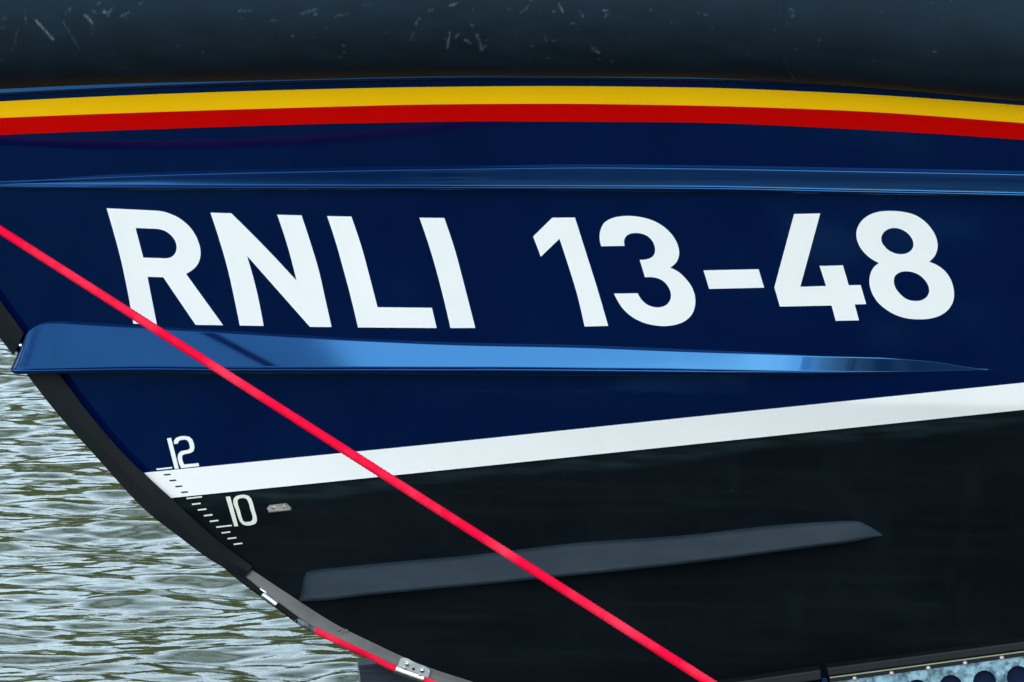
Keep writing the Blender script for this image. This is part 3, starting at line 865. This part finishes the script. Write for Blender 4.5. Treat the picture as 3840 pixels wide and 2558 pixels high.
up_in = [(-560, 330), (-250, 770), (11, 1140), (90, 1248)]
up_out = [(-680, 430), (-330, 860), (11, 1275), (52, 1329)]
g1 = wrap_strip('stem_guard', up_in, up_out, M['rubber'], 0.03, 0.5, front=0.6, ymin=0.027)
lo_in = [(200, 1378), (221, 1402), (330, 1545), (472, 1710), (643, 1869), (794, 2007), (947, 2126)]
lo_out = [(88, 1378), (105, 1402), (221, 1551), (364, 1710), (552, 1913), (657, 1996), (828, 2118), (920, 2160)]
g2 = wrap_strip('stem_guard', lo_in, lo_out, M['rubber'], 0.032, 0.5, front=0.6, ymin=0.027)
kb_in = [(944, 2137), (1091, 2234), (1263, 2343), (1400, 2411), (1504, 2460), (1619, 2507), (1731, 2544), (2000, 2625), (2400, 2715)]
kb_out = [(920, 2162), (1050, 2264), (1181, 2354), (1298, 2408), (1398, 2455), (1488, 2495), (1600, 2540), (1900, 2640), (2300, 2735)]
kb = wrap_strip('keel_band', kb_in, kb_out, M['keel'], 0.012, 0.5, front=0.7)

def dome(name, px, py, r, h, m, parent, off=0.0, loc=None, label=None, flat=0.6):
    c = (loc or unp)(np.array([px, px + 5.0, px]), np.array([py, py, py + 5.0]), off)
    u = c[1] - c[0]; v = c[2] - c[0]; u /= np.linalg.norm(u); nn = np.cross(v, u); nn /= np.linalg.norm(nn)
    if nn[1] > 0: nn = -nn
    v = np.cross(nn, u)
    vs, k = [], 20
    prof = [(1.0, -0.4), (1.0, 0.15), (0.92, 0.55), (0.7, 0.85), (0.4, 0.98), (0.12, 1.0)]
    for rr, hh in prof:
        for i in range(k):
            a = 2 * math.pi * i / k
            vs.append(c[0] + r * rr * (math.cos(a) * u + math.sin(a) * v) + nn * h * hh)
    f = grid_faces(len(prof), k, closed=True) + [tuple(range((len(prof) - 1) * k, len(prof) * k))]
    return fix_normals(link_mesh(name, vs, f, m, parent, label=label))
# weld pips on the keel band, small bright bolt in the gap of the stem guard
dome('weld_pip', 1271, 2362, 0.007, 0.004, M['keel'], kb, off=0.013)
dome('weld_pip', 1283, 2371, 0.005, 0.003, M['keel'], kb, off=0.013)
dome('weld_pip', 1300, 2366, 0.006, 0.003, M['keel'], kb, off=0.011)
dome('bolt', 78, 1295, 0.0075, 0.006, M['steel'], boat, loc=lambda x, y, o: at_plane(x, y, -0.04 - o))

# bevelled alloy block with two screw recesses
def anode():
    base = [(1465, 1000), (1500, 955), (1720, 930), (1785, 985), (1786, 1026), (1490, 1058)]
    topp = [(1484, 1012), (1512, 972), (1712, 950), (1762, 990), (1766, 1018), (1500, 1046)]
    b = np.array(C(kM, base)); t = np.array(C(kM, topp))
    B0 = unp(b[:, 0], b[:, 1], -0.003); B1 = unp(b[:, 0], b[:, 1], 0.007); T1 = unp(t[:, 0], t[:, 1], 0.016)
    n = 6
    V = np.concatenate([B0, B1, T1])
    f = grid_faces(3, n, closed=True) + [tuple(range(2 * n, 3 * n))]
    o = fix_normals(link_mesh('hull_plate', V, f, M['dull'], boat, smooth=False, label='small bevelled metal plate with two screws'))
    for x, y in ((1555, 994), (1690, 984)):
        q = C(kM, [(x, y)])[0]
        dome('screw', q[0], q[1], 0.0065, 0.002, M['dull'], o, off=0.0163)
        dome('screw_recess', q[0], q[1], 0.0032, 0.0008, M['hole'], o, off=0.0183)
anode()

# --- sweeps --------------------------------------------------------------------------
def sweep(name, path, rad, m, parent=None, k=14, cap=True, uv=True, braid=0.0, pitch=0.012, label=None):
    P = np.array(path, float); n = len(P)
    d = np.gradient(P, axis=0); d /= np.linalg.norm(d, axis=1)[:, None]
    ref = np.array([0, -1.0, 0])
    s = np.cross(d, ref); s /= np.linalg.norm(s, axis=1)[:, None]; u = np.cross(s, d)
    rad = np.broadcast_to(rad, (n,))
    ang = np.linspace(0, 2 * math.pi, k + 1)[:-1]
    rr = np.repeat(rad[:, None], k, 1)
    if braid:
        Lc = np.r_[0, np.cumsum(np.linalg.norm(np.diff(P, axis=0), axis=1))][:, None]
        rr = rr * (1 + braid * np.maximum(np.sin(2 * math.pi * Lc / pitch + 3 * ang[None]), np.sin(2 * math.pi * Lc / pitch - 3 * ang[None])))
    V = P[:, None] + rr[:, :, None] * (np.cos(ang)[None, :, None] * s[:, None] + np.sin(ang)[None, :, None] * u[:, None])
    f = grid_faces(n, k, closed=True)
    nq = len(f)
    if cap: f += [tuple(range(k)), tuple(range((n - 1) * k, n * k))[::-1]]
    o = link_mesh(name, V.reshape(-1, 3), f, m, parent, label=label)
    if uv:
        L_ = np.r_[0, np.cumsum(np.linalg.norm(np.diff(P, axis=0), axis=1))]
        ul = o.data.uv_layers.new(name='UVMap')
        for p in o.data.polygons:
            if len(p.vertices) != 4: continue
            i, j = divmod(p.vertices[0], k)
            for li, vi in zip(p.loop_indices, p.vertices):
                a, b = divmod(vi, k)
                if j == k - 1 and b == 0: b = k
                ul.data[li].uv = (L_[a], b / k)
    return fix_normals(o)

def dens(pts, n):
    p = np.array(pts, float); d = np.r_[0, np.cumsum(np.linalg.norm(np.diff(p, axis=0), axis=1))]
    t = np.linspace(0, d[-1], n)
    return np.stack([pchip(d, p[:, i], t) for i in range(p.shape[1])], -1)

# mooring rope
x = np.linspace(-612, 4300, 2600)
y = 862.5 + 0.6378 * x
dd = DIST * 36.5 / (36.5 + (x + 700) * 5 / 2390)
rope_o = sweep('mooring_rope', at_depth(x, y, dd), 0.0142, M['rope'], None, k=18, braid=0.07, pitch=0.018)
rope_o['label'] = 'taut red braided rope crossing diagonally in front of the hull'
rope_o['category'] = 'rope'

# bow strop under the keel band
strop = empty('bow_strop', (0, 0, 0), 'short red and black strop with a steel ferrule running under the stem', 'strop')
SPATH = dens([(800, 2078), (850, 2122), (900, 2164), (944, 2198), (1010, 2246), (1072, 2292), (1152, 2348), (1187, 2364), (1300, 2418), (1385, 2456), (1470, 2500), (1608, 2551), (1750, 2605), (2050, 2690)], 900)
sp3 = at_plane(SPATH[:, 0], SPATH[:, 1], -0.002)
def part_of(x0, x1): return sp3[(SPATH[:, 0] >= x0) & (SPATH[:, 0] <= x1)]
sweep('sleeve', part_of(790, 1120), 0.0122, M['blackrope'], strop, braid=0.08, pitch=0.016)
sweep('tape_wrap', part_of(1110, 1187), 0.0126, M['tape'], strop)
sweep('cord', part_of(1180, 2050), 0.0140, M['rope'], strop)
fe = sweep('ferrule', part_of(984, 1037), 0.0148, M['steel'], strop, uv=False)
tb = at_plane(np.array([974, 996, 999, 977.]), np.array([2205, 2218, 2226, 2212.]), -0.014)
link_mesh('clip_tab', np.concatenate([tb, tb + np.array([0, .006, 0])]), [(0, 1, 2, 3), (7, 6, 5, 4), (0, 4, 5, 1), (1, 5, 6, 2), (2, 6, 7, 3), (3, 7, 4, 0)], M['steel'], fe, smooth=False)

# steel clamp: plate on the keel band and a half round channel that holds the cord
kK = (1300, 2350, .2124)
def clamp():
    cl = C(kK, [(905, 700, 1), (940, 590), (955, 556), (1000, 548), (1230, 648), (1440, 738), (1470, 770), (1462, 830), (1435, 900, 1)])
    pl = mark('clamp_plate', [spline(cl)], M['satin'], off=0.026, step=20)
    for xx, yy in ((1068, 655), (1335, 768)):
        q = C(kK, [(xx, yy)])[0]; dome('bolt', q[0], q[1], 0.009, 0.009, M['steel'], pl, off=0.026)
    for xx, yy in ((1030, 728), (1290, 848)):
        q = C(kK, [(xx, yy)])[0]; dome('screw', q[0], q[1], 0.0062, 0.004, M['dull'], pl, off=0.026)
    q = C(kK, [(1180, 748)])[0]
    mark('plate_hole', [spline([(q[0] - 5, q[1] - 5, 1), (q[0] + 5, q[1] - 4, 1), (q[0] + 5, q[1] + 6, 1), (q[0] - 5, q[1] + 5, 1)])], M['hole'], off=0.027, parent=pl)
    pth = part_of(1484, 1590)
    P = pth; n = len(P); d = np.gradient(P, axis=0); d /= np.linalg.norm(d, axis=1)[:, None]
    s = np.cross(d, [0, -1.0, 0]); s /= np.linalg.norm(s, axis=1)[:, None]; u = np.cross(s, d)
    if s[0][2] > 0: s = -s
    a = np.radians(np.linspace(-15, 195, 22))
    ro, ri = 0.0185, 0.0155
    V = np.concatenate([(P[:, None] + r_ * (np.sin(a)[None, :, None] * u[:, None] * 0.9 + np.cos(a)[None, :, None] * s[:, None])) for r_ in (ro, ri)], 1)
    k = V.shape[1]; V = V.reshape(-1, 3); h = k // 2
    f = []
    for i in range(n - 1):
        for j in range(h - 1):
            f.append((i * k + j, i * k + j + 1, (i + 1) * k + j + 1, (i + 1) * k + j))
            f.append((i * k + h + j, (i + 1) * k + h + j, (i + 1) * k + h + j + 1, i * k + h + j + 1))
        f.append((i * k, (i + 1) * k, (i + 1) * k + h, i * k + h)); f.append((i * k + h - 1, i * k + k - 1, (i + 1) * k + k - 1, (i + 1) * k + h - 1))
    for i in (0, n - 1):
        for j in range(h - 1): f.append((i * k + j, i * k + h + j, i * k + h + j + 1, i * k + j + 1))
    fix_normals(link_mesh('cord_channel', V, f, M['steel'], pl))
clamp()

# --- launching cradle ------------------------------------------------------------------
cradle = empty('boat_cradle', (0, 0, 0), 'galvanised perforated cradle side with a bolted black rubber edge under the hull', 'cradle')
YC = float(unp(3750., 2415.)[1]) - 0.035
def box(name, poly_px, y0, y1, m, parent, smooth=False, bevel=0.0, label=None):
    p = np.array(poly_px, float)
    A = at_plane(p[:, 0], p[:, 1], y0); B = A.copy(); B[:, 1] = y1
    n = len(p)
    f = [tuple(range(n))[::-1], tuple(range(n, 2 * n))] + [(i, (i + 1) % n, n + (i + 1) % n, n + i) for i in range(n)]
    o = fix_normals(link_mesh(name, np.concatenate([A, B]), f, m, parent, smooth=smooth, label=label))
    if bevel:
        bm = bmesh.new(); bm.from_mesh(o.data)
        bmesh.ops.bevel(bm, geom=bm.edges[:], offset=bevel, segments=3, profile=0.5, affect='EDGES')
        bm.to_mesh(o.data); bm.free()
    return o
K6 = lambda x, y: (2980 + x * .3653, 2350 + y * .3653)
SLO = -0.1345
def ln(x, y0): return y0 + SLO * (x - 3827)
# perforated plate
xl, xr = 3112, 4700
hol = []
for cx, cy in [(3692 + i * 126.5, 2557 + i * 126.5 * SLO) for i in range(-4, 8)]:
    for row in (0, 1):
        hol.append([(cx + 43 * math.cos(2 * math.pi * k / 28) + row * 63, cy + row * 112 + 43 * math.sin(2 * math.pi * k / 28)) for k in range(28)])
plate_loc = lambda px, py, off: at_plane(px, py, YC - off)
outl = np.array([(xl, ln(xl, 2450)), (xr, ln(xr, 2450)), (xr, ln(xr, 2450) + 760), (xl, ln(xl, 2450) + 760)])
pm = mark('side_plate', [outl] + [np.array(h_) for h_ in hol], M['galv'], off=0.004, step=160, parent=cradle, loc=plate_loc)
box('back_panel', [(xl + 6, ln(xl, 2470)), (xr - 6, ln(xr, 2470)), (xr - 6, ln(xr, 2450) + 750), (xl + 6, ln(xl, 2450) + 750)], YC + 0.05, YC + 0.06, M['cradleblue'], cradle)
rb = [(3100, ln(3100, 2407)), (4700, ln(4700, 2407)), (4700, ln(4700, 2441)), (3106, ln(3106, 2441))]
box('rubber_edging', rb, YC - 0.045, YC + 0.03, M['rubber'], cradle, bevel=0.006)
box('clamp_strip', [(3112, ln(3112, 2444)), (4700, ln(4700, 2444)), (4700, ln(4700, 2463)), (3112, ln(3112, 2463))], YC - 0.016, YC - 0.005, M['rubber'], cradle, bevel=0.003)
M['brass'] = mat('worn_edge_metal', (0.32, 0.34, 0.22), 0.35, 0.5, 0.5)
box('edge_bead', [(3112, ln(3112, 2443)), (4700, ln(4700, 2443)), (4700, ln(4700, 2447.5)), (3112, ln(3112, 2447.5))], YC - 0.021, YC - 0.012, M['brass'], cradle)
for i in range(9):
    bx_ = 3205 + i * 138
    dome('bolt', bx_, 2544 + SLO * 1.05 * (bx_ - 3205), 0.0085, 0.008, M['dull'], cradle, loc=lambda x, y, o: at_plane(x, y, YC - 0.016 - o))
box('rubber_edging', [(2560, ln(2560, 2407) + 8), (3080, ln(3080, 2407) + 3), (3080, ln(3080, 2450)), (2560, ln(2560, 2460))], YC - 0.04, YC + 0.04, M['rubber'], cradle, bevel=0.006)
box('side_beam', [(2560, ln(2560, 2463)), (3076, ln(3076, 2453)), (3076, ln(3076, 2453) + 700), (2560, ln(2560, 2463) + 620)], YC - 0.02, YC + 0.04, M['cradleblue'], cradle, bevel=0.004)
box('post', [(3081, ln(3081, 2441)), (3104, ln(3104, 2447)), (3104, ln(3104, 2440) + 760), (3081, ln(3081, 2440) + 760)], YC - 0.03, YC + 0.05, M['cradleblue'], cradle, bevel=0.004)

# timber baulk under the stem
def baulk():
    y0 = 0.22
    c = at_plane(1346, 2496, y0)
    ln_, hh, wd_ = 1.3, 0.26, 0.10
    dx = Vector((math.cos(R(4)), math.sin(R(4)), 0.10)).normalized()
    dy = Vector((-math.sin(R(4)), math.cos(R(4)), 0)); dz = dx.cross(dy)
    c = Vector(c)
    vs = []
    for a in (0, ln_):
        for b in (0, wd_):
            for e in (0, -hh - 0.6): vs.append(c + dx * a + dy * b + dz * e)
    f = [(0, 1, 3, 2), (4, 6, 7, 5), (0, 2, 6, 4), (1, 5, 7, 3), (0, 4, 5, 1), (2, 3, 7, 6)]
    o = fix_normals(link_mesh('timber_baulk', vs, f, M['wood'], None, smooth=False))
    # sawn end cap
    ev = []
    for a in (-0.004, -0.0005):
        for b in (-0.001, wd_ + 0.001):
            for e in (0.001, -hh - 0.6): ev.append(c + dx * a + dy * b + dz * e)
    fix_normals(link_mesh('end_cap', ev, f, M['woodend'], o, smooth=False, label='pale sawn end'))
    o['label'] = 'dark weathered timber baulk with a pale end standing in the water under the stem'
    o['category'] = 'timber'
baulk()
